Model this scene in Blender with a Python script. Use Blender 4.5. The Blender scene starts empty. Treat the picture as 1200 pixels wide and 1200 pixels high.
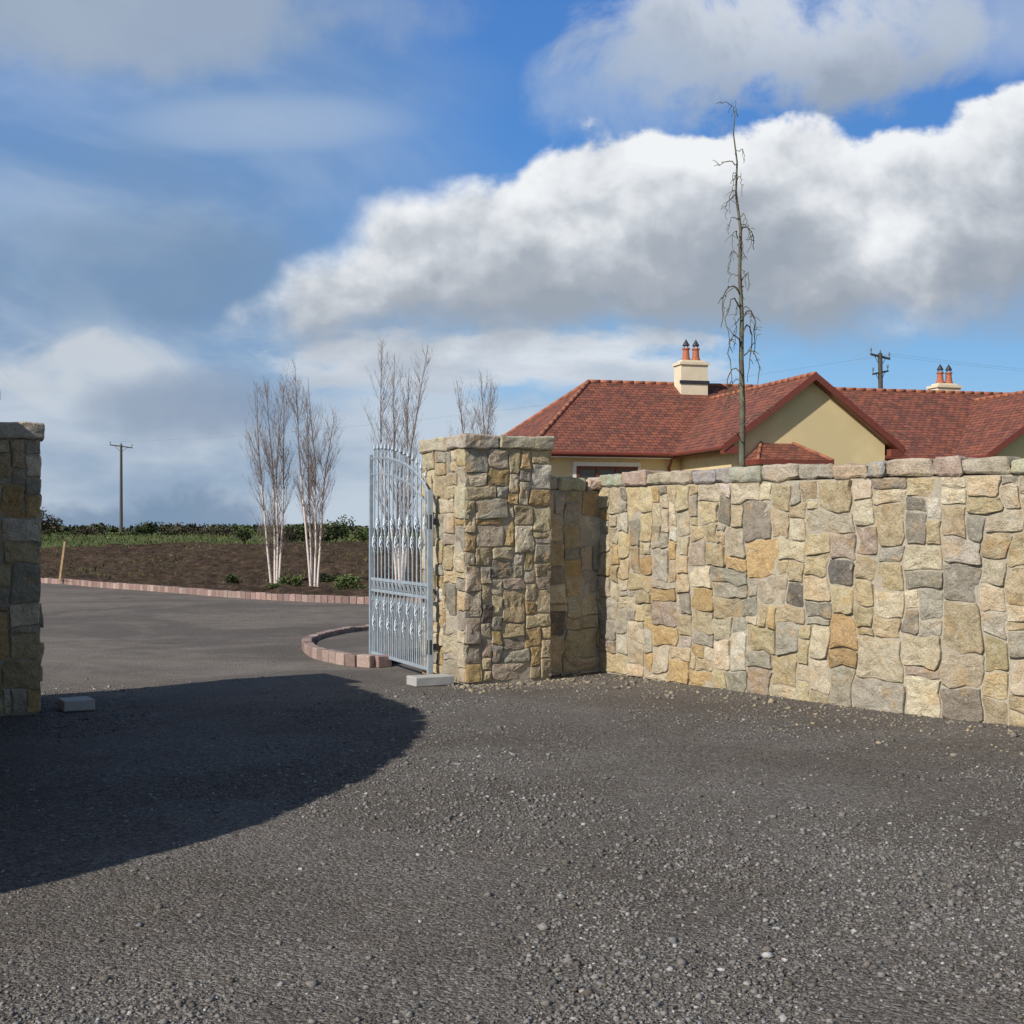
import bpy, math, random
import numpy as np
from mathutils import Vector, Matrix, noise as mn
R = random.Random(7)
rng = np.random.default_rng(11)
scene = bpy.context.scene
HC = 1.65

# ------------------------------------------------------------------ helpers
class NT:
    def __init__(s, nt): s.nt = nt; nt.nodes.clear()
    def n(s, t, **k):
        nd = s.nt.nodes.new(t)
        for a, b in k.items(): setattr(nd, a, b)
        return nd
    def l(s, a, b): s.nt.links.new(a, b)
    def setin(s, sock, v):
        if isinstance(v, bpy.types.NodeSocket): s.l(v, sock)
        elif isinstance(v, (tuple, list)) and len(v) == 3 and sock.type == 'RGBA': sock.default_value = (*v, 1)
        else: sock.default_value = v
    def m(s, op, a, b=0.0, c=0.0, clamp=False):
        nd = s.n('ShaderNodeMath', operation=op); nd.use_clamp = clamp
        s.setin(nd.inputs[0], a); s.setin(nd.inputs[1], b); s.setin(nd.inputs[2], c)
        return nd.outputs[0]
    def mr(s, v, a, b, c=0.0, d=1.0, smooth=True):
        nd = s.n('ShaderNodeMapRange'); nd.interpolation_type = 'SMOOTHSTEP' if smooth else 'LINEAR'
        s.setin(nd.inputs[0], v)
        for i, x in enumerate((a, b, c, d)): s.setin(nd.inputs[i+1], x)
        return nd.outputs[0]
    def mix(s, f, a, b, mode='MIX'):
        nd = s.n('ShaderNodeMix', data_type='RGBA', blend_type=mode)
        s.setin(nd.inputs[0], f); s.setin(nd.inputs[6], a); s.setin(nd.inputs[7], b)
        return nd.outputs[2]
    def ramp(s, f, pts):
        nd = s.n('ShaderNodeValToRGB'); cr = nd.color_ramp
        while len(cr.elements) < len(pts): cr.elements.new(0.5)
        for e, (p, c) in zip(cr.elements, pts):
            e.position = p; e.color = (*c, 1) if len(c) == 3 else c
        s.setin(nd.inputs[0], f); return nd.outputs[0]
    def noise(s, vec, scale, detail=4, rough=0.55, dist=0.0, col=False):
        nd = s.n('ShaderNodeTexNoise')
        if vec is not None: s.l(vec, nd.inputs['Vector'])
        nd.inputs['Scale'].default_value = scale; nd.inputs['Detail'].default_value = detail
        nd.inputs['Roughness'].default_value = rough; nd.inputs['Distortion'].default_value = dist
        return nd.outputs[1] if col else nd.outputs[0]
    def comb(s, x, y, z=0.0):
        nd = s.n('ShaderNodeCombineXYZ')
        s.setin(nd.inputs[0], x); s.setin(nd.inputs[1], y); s.setin(nd.inputs[2], z); return nd.outputs[0]
    def curve(s, v, pts):
        nd = s.n('ShaderNodeFloatCurve'); c = nd.mapping.curves[0]
        c.points[0].location = pts[0]; c.points[1].location = pts[-1]
        for p in pts[1:-1]: c.points.new(*p)
        nd.mapping.update(); s.setin(nd.inputs['Value'], v); return nd.outputs[0]
    def bump(s, h, strength=0.5, dist=0.01, nrm=None):
        nd = s.n('ShaderNodeBump'); nd.inputs['Strength'].default_value = strength
        nd.inputs['Distance'].default_value = dist; s.l(h, nd.inputs['Height'])
        if nrm is not None: s.l(nrm, nd.inputs['Normal'])
        return nd.outputs[0]
    def bsdf(s, col, rough=0.85, nrm=None, metal=0.0, spec=0.3):
        b = s.n('ShaderNodeBsdfPrincipled'); s.setin(b.inputs['Base Color'], col)
        s.setin(b.inputs['Roughness'], rough); b.inputs['Metallic'].default_value = metal
        b.inputs['Specular IOR Level'].default_value = spec
        if nrm is not None: s.l(nrm, b.inputs['Normal'])
        o = s.n('ShaderNodeOutputMaterial'); s.l(b.outputs[0], o.inputs[0]); return b

def newmat(name):
    m = bpy.data.materials.new(name); m.use_nodes = True
    return m, NT(m.node_tree)

class MB:
    def __init__(s): s.v = []; s.f = []; s.mi = []; s.c = []; s.uv = None
    def add(s, vs, fs, mat=0, col=(1, 1, 1)):
        o = len(s.v); s.v += [tuple(v) for v in vs]; s.f += [tuple(i+o for i in f) for f in fs]
        s.mi += [mat]*len(fs); s.c += [col]*len(vs)
    def build(s, name, mats, smooth=False, parent=None, colors=False):
        me = bpy.data.meshes.new(name); me.from_pydata(s.v, [], s.f)
        for m in mats: me.materials.append(m)
        me.polygons.foreach_set('material_index', s.mi)
        me.polygons.foreach_set('use_smooth', [smooth]*len(s.f))
        if colors:
            a = me.color_attributes.new('Col', 'FLOAT_COLOR', 'POINT')
            arr = np.ones((len(s.v), 4), dtype=np.float32); arr[:, :3] = np.array(s.c, dtype=np.float32)
            a.data.foreach_set('color', arr.ravel())
        me.update(); ob = bpy.data.objects.new(name, me); scene.collection.objects.link(ob)
        if parent: ob.parent = parent
        return ob
    def box(s, c, ex, ey, ez, mat=0, col=(1, 1, 1)):
        """c centre, half-extent vectors"""
        c, ex, ey, ez = map(Vector, (c, ex, ey, ez))
        vs = [c+sx*ex+sy*ey+sz*ez for sz in (-1, 1) for sy in (-1, 1) for sx in (-1, 1)]
        s.add(vs, [(0, 2, 3, 1), (4, 5, 7, 6), (0, 1, 5, 4), (2, 6, 7, 3), (0, 4, 6, 2), (1, 3, 7, 5)], mat, col)
    def tube(s, pts, rad, sides=6, mat=0, col=(1, 1, 1), cap=True):
        pts = [Vector(p) for p in pts]; n = len(pts)
        if not hasattr(rad, '__len__'): rad = [rad]*n
        vs = []; fs = []; prev = None
        for i, p in enumerate(pts):
            t = (pts[min(i+1, n-1)]-pts[max(i-1, 0)])
            if t.length < 1e-9: t = Vector((0, 0, 1))
            t.normalize()
            if prev is None:
                a = Vector((1, 0, 0)) if abs(t.x) < .8 else Vector((0, 1, 0))
            else: a = prev
            a = (a - t*a.dot(t)).normalized(); prev = a; b = t.cross(a)
            for k in range(sides):
                an = 2*math.pi*(k+.5)/sides
                vs.append(p + (a*math.cos(an)+b*math.sin(an))*rad[i])
        for i in range(n-1):
            for k in range(sides):
                k2 = (k+1) % sides
                fs.append((i*sides+k, i*sides+k2, (i+1)*sides+k2, (i+1)*sides+k))
        if cap: fs.append(tuple(range(sides-1, -1, -1))); fs.append(tuple((n-1)*sides+k for k in range(sides)))
        s.add(vs, fs, mat, col)

def rough_box(mb, c, ex, ey, ez, n=(4, 3, 3), amp=.012, mat=0, col=(1, 1, 1), bev=.012):
    """roughly hewn block: subdivided cube shell with a narrow worn arris, noise displaced"""
    c, ex, ey, ez = map(Vector, (c, ex, ey, ez)); seed = Vector((R.random()*50, R.random()*50, R.random()*50))
    L = (ex.length, ey.length, ez.length)
    def line(k, m):
        b = min(.4, bev/max(L[k], 1e-4))
        return [-1.0]+[-1+b+(2-2*b)*i/m for i in range(m+1)]+[1.0]
    gx, gy, gz_ = line(0, n[0]), line(1, n[1]), line(2, n[2]); nx, ny, nz = len(gx)-1, len(gy)-1, len(gz_)-1
    idx = {}; vs = []; fs = []
    def g(i, j, k):
        key = (i, j, k)
        if key in idx: return idx[key]
        x, y, z = gx[i], gy[j], gz_[k]
        e = (i in (0, nx))+(j in (0, ny))+(k in (0, nz))
        if e >= 2:
            f = .45 if e == 2 else .6
            if i in (0, nx): x -= math.copysign(min(.4, bev/L[0])*f, x)
            if j in (0, ny): y -= math.copysign(min(.4, bev/L[1])*f, y)
            if k in (0, nz): z -= math.copysign(min(.4, bev/L[2])*f, z)
        p = c+ex*x+ey*y+ez*z
        nv = mn.noise_vector(p*6+seed)*amp + mn.noise_vector(p*19+seed)*amp*.5
        idx[key] = len(vs); vs.append(p+nv); return idx[key]
    for i in range(nx):
        for j in range(ny):
            fs.append((g(i, j, 0), g(i, j+1, 0), g(i+1, j+1, 0), g(i+1, j, 0)))
            fs.append((g(i, j, nz), g(i+1, j, nz), g(i+1, j+1, nz), g(i, j+1, nz)))
    for i in range(nx):
        for k in range(nz):
            fs.append((g(i, 0, k), g(i+1, 0, k), g(i+1, 0, k+1), g(i, 0, k+1)))
            fs.append((g(i, ny, k), g(i, ny, k+1), g(i+1, ny, k+1), g(i+1, ny, k)))
    for j in range(ny):
        for k in range(nz):
            fs.append((g(0, j, k), g(0, j, k+1), g(0, j+1, k+1), g(0, j+1, k)))
            fs.append((g(nx, j, k), g(nx, j+1, k), g(nx, j+1, k+1), g(nx, j, k+1)))
    mb.add(vs, fs, mat, col)

def sstep(x, a, b):
    t = min(1, max(0, (x-a)/(b-a))); return t*t*(3-2*t)

# ------------------------------------------------------------------ materials
def mat_stone():
    m, N = newmat('rubble_stone'); tc = N.n('ShaderNodeTexCoord').outputs['Object']
    at = N.n('ShaderNodeAttribute', attribute_name='Col').outputs['Color']
    n1 = N.noise(tc, 9, 5, .6); n2 = N.noise(tc, 70, 4, .7); n3 = N.noise(tc, 5.5, 3, .5)
    c = N.mix(N.mr(n1, .40, .72, 0, .6), at, N.mix(1.0, at, (.62, .56, .49), 'MULTIPLY'))
    c = N.mix(N.mr(n3, .52, .70, 0, .45), c, (.47, .31, .145))
    n4 = N.noise(tc, 14, 3, .5)
    c = N.mix(N.mr(n4, .56, .75, 0, .5), c, (.54, .50, .43))
    sp = N.ramp(n2, [(.3, (.58, .58, .58)), (.5, (1, 1, 1)), (.72, (1.3, 1.28, 1.24))])
    c = N.mix(1.0, c, sp, 'MULTIPLY')
    h = N.m('ADD', N.m('MULTIPLY', n1, 1.0), N.m('MULTIPLY', n2, .4))
    N.bsdf(c, .9, N.bump(h, 1.0, .04), spec=.15); return m
def mat_mortar():
    m, N = newmat('lime_mortar'); tc = N.n('ShaderNodeTexCoord').outputs['Object']
    n1 = N.noise(tc, 40, 4, .7); n2 = N.noise(tc, 2, 3)
    c = N.ramp(n1, [(.3, (.31, .275, .215)), (.7, (.49, .445, .365))])
    c = N.mix(N.mr(n2, .4, .65, 0, .5), c, (.33, .295, .24))
    N.bsdf(c, .95, N.bump(n1, .6, .015), spec=.1); return m
def mat_gravel_ground():
    m, N = newmat('gravel_ground'); tc = N.n('ShaderNodeTexCoord').outputs['Object']
    nv = N.n('ShaderNodeTexVoronoi', feature='F1'); N.l(tc, nv.inputs['Vector']); nv.inputs['Scale'].default_value = 52
    nw = N.n('ShaderNodeTexVoronoi', feature='F1'); N.l(tc, nw.inputs['Vector']); nw.inputs['Scale'].default_value = 125
    v1c, v1, v2c, v2 = nv.outputs['Color'], nv.outputs['Distance'], nw.outputs['Color'], nw.outputs['Distance']
    sx = N.n('ShaderNodeSeparateColor'); N.l(v1c, sx.inputs[0]); sy = N.n('ShaderNodeSeparateColor'); N.l(v2c, sy.inputs[0])
    big = N.noise(tc, .45, 4, .6); med = N.noise(tc, 2.3, 4, .65)
    a = N.m('ADD', N.m('MULTIPLY', sx.outputs[0], .45), N.m('MULTIPLY', sy.outputs[1], .55))
    c = N.ramp(a, [(.1, (.066, .060, .054)), (.5, (.140, .128, .116)), (.8, (.215, .20, .184)), (1, (.35, .33, .30))])
    c = N.mix(N.mr(big, .35, .62, .0, .75), c, N.mix(1.0, c, (.70, .66, .62), 'MULTIPLY'))
    c = N.mix(N.mr(med, .5, .75, 0, .6), c, N.mix(1.0, c, (1.25, 1.19, 1.10), 'MULTIPLY'))
    pos = N.n('ShaderNodeSeparateXYZ'); N.l(tc, pos.inputs[0])
    far = N.m('MULTIPLY', N.mr(pos.outputs[1], 11, 17), N.mr(med, .35, .65, .4, .9))
    trk = N.noise(tc, .28, 5, .7, .6)
    c = N.mix(far, c, N.mix(N.mr(trk, .42, .58), (.215, .185, .16), (.125, .112, .102)))
    r = N.n('ShaderNodeVectorMath', operation='LENGTH'); N.l(tc, r.inputs[0])
    c = N.mix(N.mr(r.outputs['Value'], 80, 100), c, (.07, .10, .035))
    h = N.m('SUBTRACT', N.m('MULTIPLY', N.m('ADD', sx.outputs[1], med), .5), N.m('ADD', v1, N.m('MULTIPLY', v2, .5)))
    N.bsdf(c, .9, N.bump(h, .7, .018), spec=.12); return m
def mat_loose():
    m, N = newmat('loose_gravel'); tc = N.n('ShaderNodeTexCoord').outputs['Object']
    at = N.n('ShaderNodeAttribute', attribute_name='Col').outputs['Color']
    n = N.noise(tc, 150, 2, .6)
    c = N.mix(1.0, at, N.ramp(n, [(.3, (.75, .75, .75)), (.7, (1.2, 1.2, 1.2))]), 'MULTIPLY')
    N.bsdf(c, .85, spec=.2); return m
def simple(name, col, rough=.7, nscale=20, var=.25, bump=0, metal=0, spec=.3, big=None):
    m, N = newmat(name); tc = N.n('ShaderNodeTexCoord').outputs['Object']
    n = N.noise(tc, nscale, 4, .6)
    lo = tuple(x*(1-var) for x in col); hi = tuple(min(1, x*(1+var)) for x in col)
    c = N.ramp(n, [(.3, lo), (.7, hi)])
    if big:
        c = N.mix(N.mr(N.noise(tc, big[0], 4, .6), .4, .65), c, big[1])
    N.bsdf(c, rough, N.bump(n, bump, .02) if bump else None, metal, spec); return m
def mat_attr(name, rough=.8, spec=.2, nscale=30):
    m, N = newmat(name); tc = N.n('ShaderNodeTexCoord').outputs['Object']
    at = N.n('ShaderNodeAttribute', attribute_name='Col').outputs['Color']
    c = N.mix(1.0, at, N.ramp(N.noise(tc, nscale, 3, .6), [(.3, (.75, .75, .75)), (.7, (1.2, 1.2, 1.2))]), 'MULTIPLY')
    N.bsdf(c, rough, spec=spec); return m
def mat_roof():
    m, N = newmat('clay_roof_tiles'); uv = N.n('ShaderNodeUVMap'); uv.uv_map = 'UVMap'; u = uv.outputs[0]
    b = N.n('ShaderNodeTexBrick'); N.l(u, b.inputs['Vector'])
    b.inputs['Scale'].default_value = 1; b.inputs['Brick Width'].default_value = .26; b.inputs['Row Height'].default_value = .19
    b.inputs['Mortar Size'].default_value = .012; b.inputs['Mortar Smooth'].default_value = .3; b.inputs['Bias'].default_value = -.1
    b.inputs['Color1'].default_value = (.27, .092, .060, 1); b.inputs['Color2'].default_value = (.115, .052, .043, 1)
    b.inputs['Mortar'].default_value = (.035, .018, .015, 1)
    n = N.noise(u, 1.0, 5, .7); n2 = N.noise(u, 6, 3, .6)
    c = N.mix(N.mr(n, .42, .68, 0, .5), b.outputs[0], (.13, .058, .048))
    c = N.mix(N.mr(n2, .5, .70, 0, .6), c, (.31, .14, .085))
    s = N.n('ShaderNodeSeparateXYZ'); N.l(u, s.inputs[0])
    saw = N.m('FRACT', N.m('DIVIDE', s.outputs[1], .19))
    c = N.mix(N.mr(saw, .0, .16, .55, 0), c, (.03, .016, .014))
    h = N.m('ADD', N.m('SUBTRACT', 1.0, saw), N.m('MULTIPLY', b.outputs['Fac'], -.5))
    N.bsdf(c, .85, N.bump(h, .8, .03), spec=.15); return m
def mat_soil():
    m, N = newmat('tilled_soil'); tc = N.n('ShaderNodeTexCoord').outputs['Object']
    n = N.noise(tc, 3, 7, .75); n2 = N.noise(tc, .35, 4)
    c = N.ramp(n, [(.35, (.026, .018, .012)), (.52, (.070, .048, .033)), (.72, (.15, .105, .072))])
    c = N.mix(N.mr(n2, .55, .7, 0, .5), c, (.080, .068, .035))
    N.bsdf(c, .95, N.bump(n, 1, .12), spec=.1); return m
def mat_grass():
    m, N = newmat('meadow_grass'); tc = N.n('ShaderNodeTexCoord').outputs['Object']
    n = N.noise(tc, 2.5, 7, .7); n2 = N.noise(tc, .12, 4)
    c = N.ramp(n, [(.3, (.045, .070, .02)), (.6, (.085, .115, .035)), (.8, (.14, .15, .06))])
    c = N.mix(N.mr(n2, .4, .65, 0, .6), c, (.12, .11, .05))
    N.bsdf(c, .95, N.bump(n, 1, .1), spec=.1); return m
M_ST, M_MO, M_GR, M_LG = mat_stone(), mat_mortar(), mat_gravel_ground(), mat_loose()
M_GALV = simple('galvanised_paint', (.36, .42, .48), .5, 12, .18, metal=.3, spec=.5)
M_HINGE = simple('hinge_steel', (.06, .06, .065), .5, 30, .2, metal=.6)
M_GRAN = simple('sawn_granite', (.38, .38, .37), .75, 160, .3, .2)
M_ROOF, M_SOIL, M_GRASS = mat_roof(), mat_soil(), mat_grass()
M_REND = simple('cream_render', (.66, .53, .30), .9, 3, .06, big=(.8, (.61, .49, .28)))
M_CREAM = simple('chimney_render', (.68, .60, .45), .9, 3, .08)
M_RIDGE = simple('ridge_tile', (.31, .12, .07), .8, 4, .3)
M_FASC = simple('barge_board_paint', (.17, .042, .028), .45, 8, .12, spec=.5)
M_WHITE = simple('white_soffit', (.72, .70, .64), .6, 8, .06)
M_POT = simple('terracotta_pot', (.40, .13, .07), .7, 12, .2)
M_COWL = simple('cowl_metal', (.06, .06, .07), .5, 12, .2, metal=.5)
M_WOODW = simple('window_timber', (.16, .05, .03), .5, 12, .2)
M_BARKP = simple('bark', (.105, .09, .068), .9, 25, .35, .4, big=(6, (.14, .15, .10)))
M_TWIG = simple('birch_twigs', (.185, .145, .13), .85, 8, .2)
M_POLE = simple('pole_timber', (.085, .075, .065), .9, 10, .3)
M_INS = simple('insulator', (.10, .09, .09), .3, 10, .1)
M_LEAF = mat_attr('foliage', .7)
M_BRICK = mat_attr('kerb_brick', .85)
M_STAKE = simple('stake_timber', (.38, .27, .15), .8, 12, .2)
def mat_glass():
    m, N = newmat('window_glass'); tc = N.n('ShaderNodeTexCoord').outputs['Object']
    n = N.noise(tc, 1.5, 3); N.bsdf(N.ramp(n, [(.3, (.02, .022, .025)), (.7, (.05, .055, .06))]), .08, spec=.6); return m
M_GLASS = mat_glass()
def mat_birch():
    m, N = newmat('birch_bark'); tc = N.n('ShaderNodeTexCoord').outputs['Object']
    mp = N.n('ShaderNodeMapping'); N.l(tc, mp.inputs[0]); mp.inputs['Scale'].default_value = (2, 2, 12)
    n = N.noise(mp.outputs[0], 1.5, 4, .6)
    N.bsdf(N.ramp(n, [(.30, (.2, .16, .14)), (.40, (.56, .48, .44)), (.8, (.74, .66, .61))]), .75); return m
M_BIRCH = mat_birch()

# ------------------------------------------------------------------ rubble stone layout
def stone_col():
    r = R.random()
    k = R.uniform(.78, 1.14)
    if r < .33: c = (.50, .42, .275)      # sandy
    elif r < .57: c = (.57, .50, .375)     # pale buff
    elif r < .68: c = (.48, .35, .185)    # ochre
    elif r < .86: c = (.41, .38, .315)     # warm grey
    elif r < .91: c = (.41, .34, .275)     # pinkish granite
    elif r < .96: c = (.31, .285, .235)
    elif r < .975: c = (.18, .16, .145)
    else: c = (.62, .58, .50)
    return tuple(max(.02, x*k*(1+R.uniform(-.03, .03))) for x in c)

vj = None
def pack(U, V, cell):
    vj = np.zeros((max(2, round(V/cell))+8, max(2, round(U/cell))+8), bool)
    nu, nv = max(2, round(U/cell)), max(2, round(V/cell)); occ = np.zeros((nv, nu), bool); out = []
    for j in range(nv):
        for i in range(nu):
            if occ[j, i]: continue
            w = R.choices([1, 2, 3, 4, 5, 6, 7, 8], [.2, 1.6, 3.0, 3.8, 3.6, 2.6, 1.5, .8])[0]; h = R.choices([1, 2, 3, 4, 5, 6], [1.0, 4.2, 4.0, 2.8, 1.2, .5])[0]
            if h > w+1: h = w+1
            if w > 5 and h == 1: h = 2
            w0 = 0
            while w0 < w and i+w0 < nu and not occ[j, i+w0]: w0 += 1
            if w0 == w and i+w0 < nu and not occ[j, i+w0] and (i+w0+1 >= nu or occ[j, i+w0+1]): w0 += 1
            w = w0; h = min(h, nv-j)
            if h > w+1: h = w+1
            if i > 0 and h > 1 and j+h < nv and occ[j+h-1, i-1] and not occ[j+h, i-1] and R.random() < .6: h += R.choice([-1, 1])
            if j > 0 and w > 2 and i+w < nu and vj[j-1, i+w] and R.random() < .8 and not occ[j, i+w]:
                w += R.choice([-1, 1])
            h = max(1, min(h, nv-j))
            if nv-(j+h) == 1: h += 1
            occ[j:j+h, i:i+w] = True; vj[j:j+h, i] = True
            if i+w <= nu-1: vj[j:j+h, i+w] = True
            out.append((i*U/nu, j*V/nv, (i+w)*U/nu, (j+h)*V/nv))
    return out

def lay_stones(mb, U, V, fmap, cell=.06, so=0.0, joint=.009, vtop=None, dark=1.0, wf=1.0):
    """fmap(u,v,d)->world ; stones proud of d=0"""
    def warp(u, v):
        e = max(0, min(1, u/.15, (U-u)/.15)); ev = max(0, min(1, v/.1))
        n = mn.noise_vector(Vector((u*2.1+so, v*2.1, so)))*.060*wf + mn.noise_vector(Vector((u*6.5+so, v*6.5, 3.1+so)))*.036*wf
        return u+n.x*e, v+n.y*ev
    for (u0, v0, u1, v1) in pack(U, V, cell):
        w, h = u1-u0, v1-v0; md = min(w, h)
        pts = []
        cs = [(u0, v0), (u1, v0), (u1, v1), (u0, v1)]
        for k in range(4):
            a, b = Vector(cs[k]), Vector(cs[(k+1) % 4]); L = (b-a).length
            d = (b-a)/L; cut = md*R.choice([.04, .06, .10, .24]); cut2 = md*R.choice([.04, .07, .12])
            nseg = max(2, int(L/.07))
            for q in range(nseg+1):
                t = cut + (L-cut-cut2)*q/nseg; pts.append(a+d*t)
        pts = [Vector(warp(p.x, p.y)) for p in pts]
        pts = [p+Vector((R.uniform(-.004, .004), R.uniform(-.004, .004))) for p in pts]
        if vtop is not None: pts = [Vector((p.x, min(p.y, vtop(p.x)-.005))) for p in pts]
        c = sum(pts, Vector((0, 0)))/len(pts)
        col = stone_col(); col = tuple(x*dark for x in col)
        tilt = (R.uniform(-.09, .09), R.uniform(-.09, .09)); raise_ = R.uniform(.010, .028); sd = R.random()*40
        rings = [(0, -.03), (0, 0), (.006, 1), (.022, 2), ('s', .62), ('s', .3)]
        vs = []; n = len(pts)
        jt = joint*R.uniform(.8, 1.25)
        for ri, (ins, dd) in enumerate(rings):
            for p in pts:
                off = p-c; L = max(off.length, 1e-4)
                if ins == 's': q = c + off*dd
                else: q = c + off*max(.2, (L-jt-ins)/L)
                if ri == 0: d = -.03
                else:
                    base = [0, -.009, -.002, 0, .002, .003][ri]
                    d = raise_ + base + tilt[0]*(q.x-c.x)+tilt[1]*(q.y-c.y) + mn.noise(Vector((q.x*9+sd, q.y*9, sd)))*.018 + mn.noise(Vector((q.x*28+sd, q.y*28, sd)))*.008
                    if ri == 1: d = max(d, .001)
                vs.append(fmap(q.x, q.y, d))
        vs.append(fmap(c.x, c.y, raise_+.003))
        fs = []
        for ri in range(len(rings)-1):
            for k in range(n):
                k2 = (k+1) % n; fs.append((ri*n+k, ri*n+k2, (ri+1)*n+k2, (ri+1)*n+k))
        b = (len(rings)-1)*n
        for k in range(n): fs.append((b+k, b+(k+1) % n, len(vs)-1))
        mb.add(vs, fs, 0, col)

EX = Vector((.87, .49, 0)).normalized()        # along the gate opening
AX = Vector((EX.y, -EX.x, 0))                   # outward (towards road)
def pillar(name, corner, w, H, side, dark=1.0):
    mb = MB(); c0 = Vector(corner)
    ctr = c0 + EX*(side*w/2) - AX*(w/2)
    hh = H-.15
    mb.box(ctr+Vector((0, 0, hh/2-.1)), EX*(w/2), AX*(w/2), Vector((0, 0, hh/2+.1)), 1, (.4, .36, .28))
    for k, (dx, nrm) in enumerate([(EX, AX), (AX, -EX), (-EX, -AX), (-AX, EX)]):
        org = ctr + nrm*(w/2) - dx*(w/2+.018)
        lay_stones(mb, w+.036, hh, lambda u, v, d, o=org, a=dx, nn=nrm: o+a*u+nn*d+Vector((0, 0, v)), .070, so=R.random()*30, dark=dark, joint=.008, wf=.6)
    ov = .055; W = w/2+ov
    z = hh+.072
    cuts = [-1, R.uniform(-.25, .1), 1]
    for a in range(2):
        cy = [-1, R.uniform(-.2, .3), 1]
        for b in range(2):
            x0, x1, y0, y1 = cuts[a]*W, cuts[a+1]*W, cy[b]*W, cy[b+1]*W
            rough_box(mb, ctr+EX*((x0+x1)/2)+AX*((y0+y1)/2)+Vector((0, 0, z+R.uniform(-.004, .004))), EX*((x1-x0)/2-.004), AX*((y1-y0)/2-.004), Vector((0, 0, .075)), (7, 7, 3), .018, 0, tuple(x*R.uniform(.95, 1.08) for x in (.48, .44, .36)), .016)
    return mb.build(name, [M_ST, M_MO], False, colors=True), ctr

w_p = 1.05
P_R = Vector((-.50, 14.4, 0)); P_L = Vector((-4.3, 12.1, 0))
pillar('stone_gate_pillar', P_R, w_p, 2.70, 1)
pillar('stone_gate_pillar.001', P_L, w_p, 2.63, -1)

class Path:
    def __init__(s, pts, n=200):
        pts = [Vector((*p, 0)) if len(p) == 2 else Vector(p) for p in pts]
        P = [pts[0]*2-pts[1]]+pts+[pts[-1]*2-pts[-2]]; out = []
        m = max(4, n//(len(pts)-1))
        for i in range(1, len(P)-2):
            for k in range(m):
                t = k/m; a, b, c, d = P[i-1], P[i], P[i+1], P[i+2]
                out.append(.5*((2*b)+(c-a)*t+(2*a-5*b+4*c-d)*t*t+(3*b-a-3*c+d)*t**3))
        out.append(pts[-1]); s.p = out; s.s = [0]
        for i in range(1, len(out)): s.s.append(s.s[-1]+(out[i]-out[i-1]).length)
        s.L = s.s[-1]
    def at(s, u):
        u2 = min(max(u, 0), s.L); i = int(np.searchsorted(s.s, u2, 'right'))-1; i = min(max(i, 0), len(s.p)-2)
        t = (u2-s.s[i])/max(1e-9, s.s[i+1]-s.s[i]); p = s.p[i].lerp(s.p[i+1], t)
        a = s.p[max(0, i-3)]; b = s.p[min(len(s.p)-1, i+4)]; tan = (b-a).normalized()
        return p+tan*(u-u2), tan

def wall(name, path, hfun, flip, thick=.45, both=False, cop=.15, dark=1.0):
    mb = MB(); U = path.L
    sg = 1 if flip else -1
    def fm(u, v, d):
        p, t = path.at(u); nr = Vector((t.y, -t.x, 0))*sg; return p+nr*d+Vector((0, 0, v))
    n = max(2, int(U/.25)); vs = []; fs = []
    for i in range(n+1):
        u = U*i/n; h = hfun(u)-cop
        for (d, z) in ((0, -.2), (0, h), (-thick, h), (-thick, -.2)): vs.append(fm(u, z, d))
    for i in range(n):
        for k in range(4):
            k2 = (k+1) % 4; fs.append((i*4+k, i*4+k2, (i+1)*4+k2, (i+1)*4+k))
    fs += [(0, 1, 2, 3), (n*4, n*4+3, n*4+2, n*4+1)]
    mb.add(vs, fs, 1, (.4, .36, .28))
    Vm = max(hfun(U*i/20) for i in range(21))-cop
    lay_stones(mb, U, Vm, fm, .074, so=R.random()*30, vtop=lambda u: hfun(u)-cop, dark=dark)
    if both: lay_stones(mb, U, Vm, lambda u, v, d: fm(u, v, -thick-d), .074, so=R.random()*30, vtop=lambda u: hfun(u)-cop, dark=dark)
    u = 0
    while u < U-.05:
        L = R.uniform(.20, .50); L = min(L, U-u)
        p, t = path.at(u+L/2); nr = Vector((t.y, -t.x, 0))*sg
        hgt = cop*R.uniform(.82, 1.12)
        col = tuple(x*R.uniform(.88, 1.1) for x in R.choice([(.48, .425, .31), (.44, .40, .33), (.50, .44, .32), (.42, .39, .335)]))
        rough_box(mb, p-nr*(thick/2-R.uniform(-.012, .022))+Vector((0, 0, hfun(u+L/2)-cop+hgt/2+.004)), t*(L/2-.008), nr*(thick/2+.034), Vector((0, 0, hgt/2)), (5, 5, 2), .026, 0, tuple(x*dark for x in col), .022)
        u += L
    return mb.build(name, [M_ST, M_MO], False, colors=True)

Jn = Vector((1.03, 15.7, 0))
wpts = [(1.03, 15.7), (1.93, 14.2), (2.72, 12.95), (3.5, 11.95), (4.35, 11.08), (5.6, 10.1), (7.2, 9.2), (9.5, 8.4)]
pathR = Path(wpts)
wall('curved_stone_wall', pathR, lambda u: 2.31-.04*min(1, u/6), True, both=True)
a0 = Jn - EX*.93; b0 = Jn + EX*.35
wall('stone_return_wall', Path([(a0.x, a0.y), (b0.x, b0.y)], 20), lambda u: 2.27, True)
lp = [(-4.72, 11.83), (-4.40, 11.2), (-3.98, 10.2), (-3.66, 9.2), (-3.50, 8.3), (-3.48, 7.3), (-3.56, 6.5), (-3.76, 5.6), (-4.08, 4.85), (-4.6, 3.95), (-5.5, 2.8), (-7.2, 1.4), (-9.5, .2)]
pathL = Path(lp)
hL = lambda u: 2.85 - .45*sstep(u, 3.2, 7.5) - .15*sstep(u, 7.5, 11)
wall('curved_stone_wall.001', pathL, hL, False, both=True)

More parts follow.
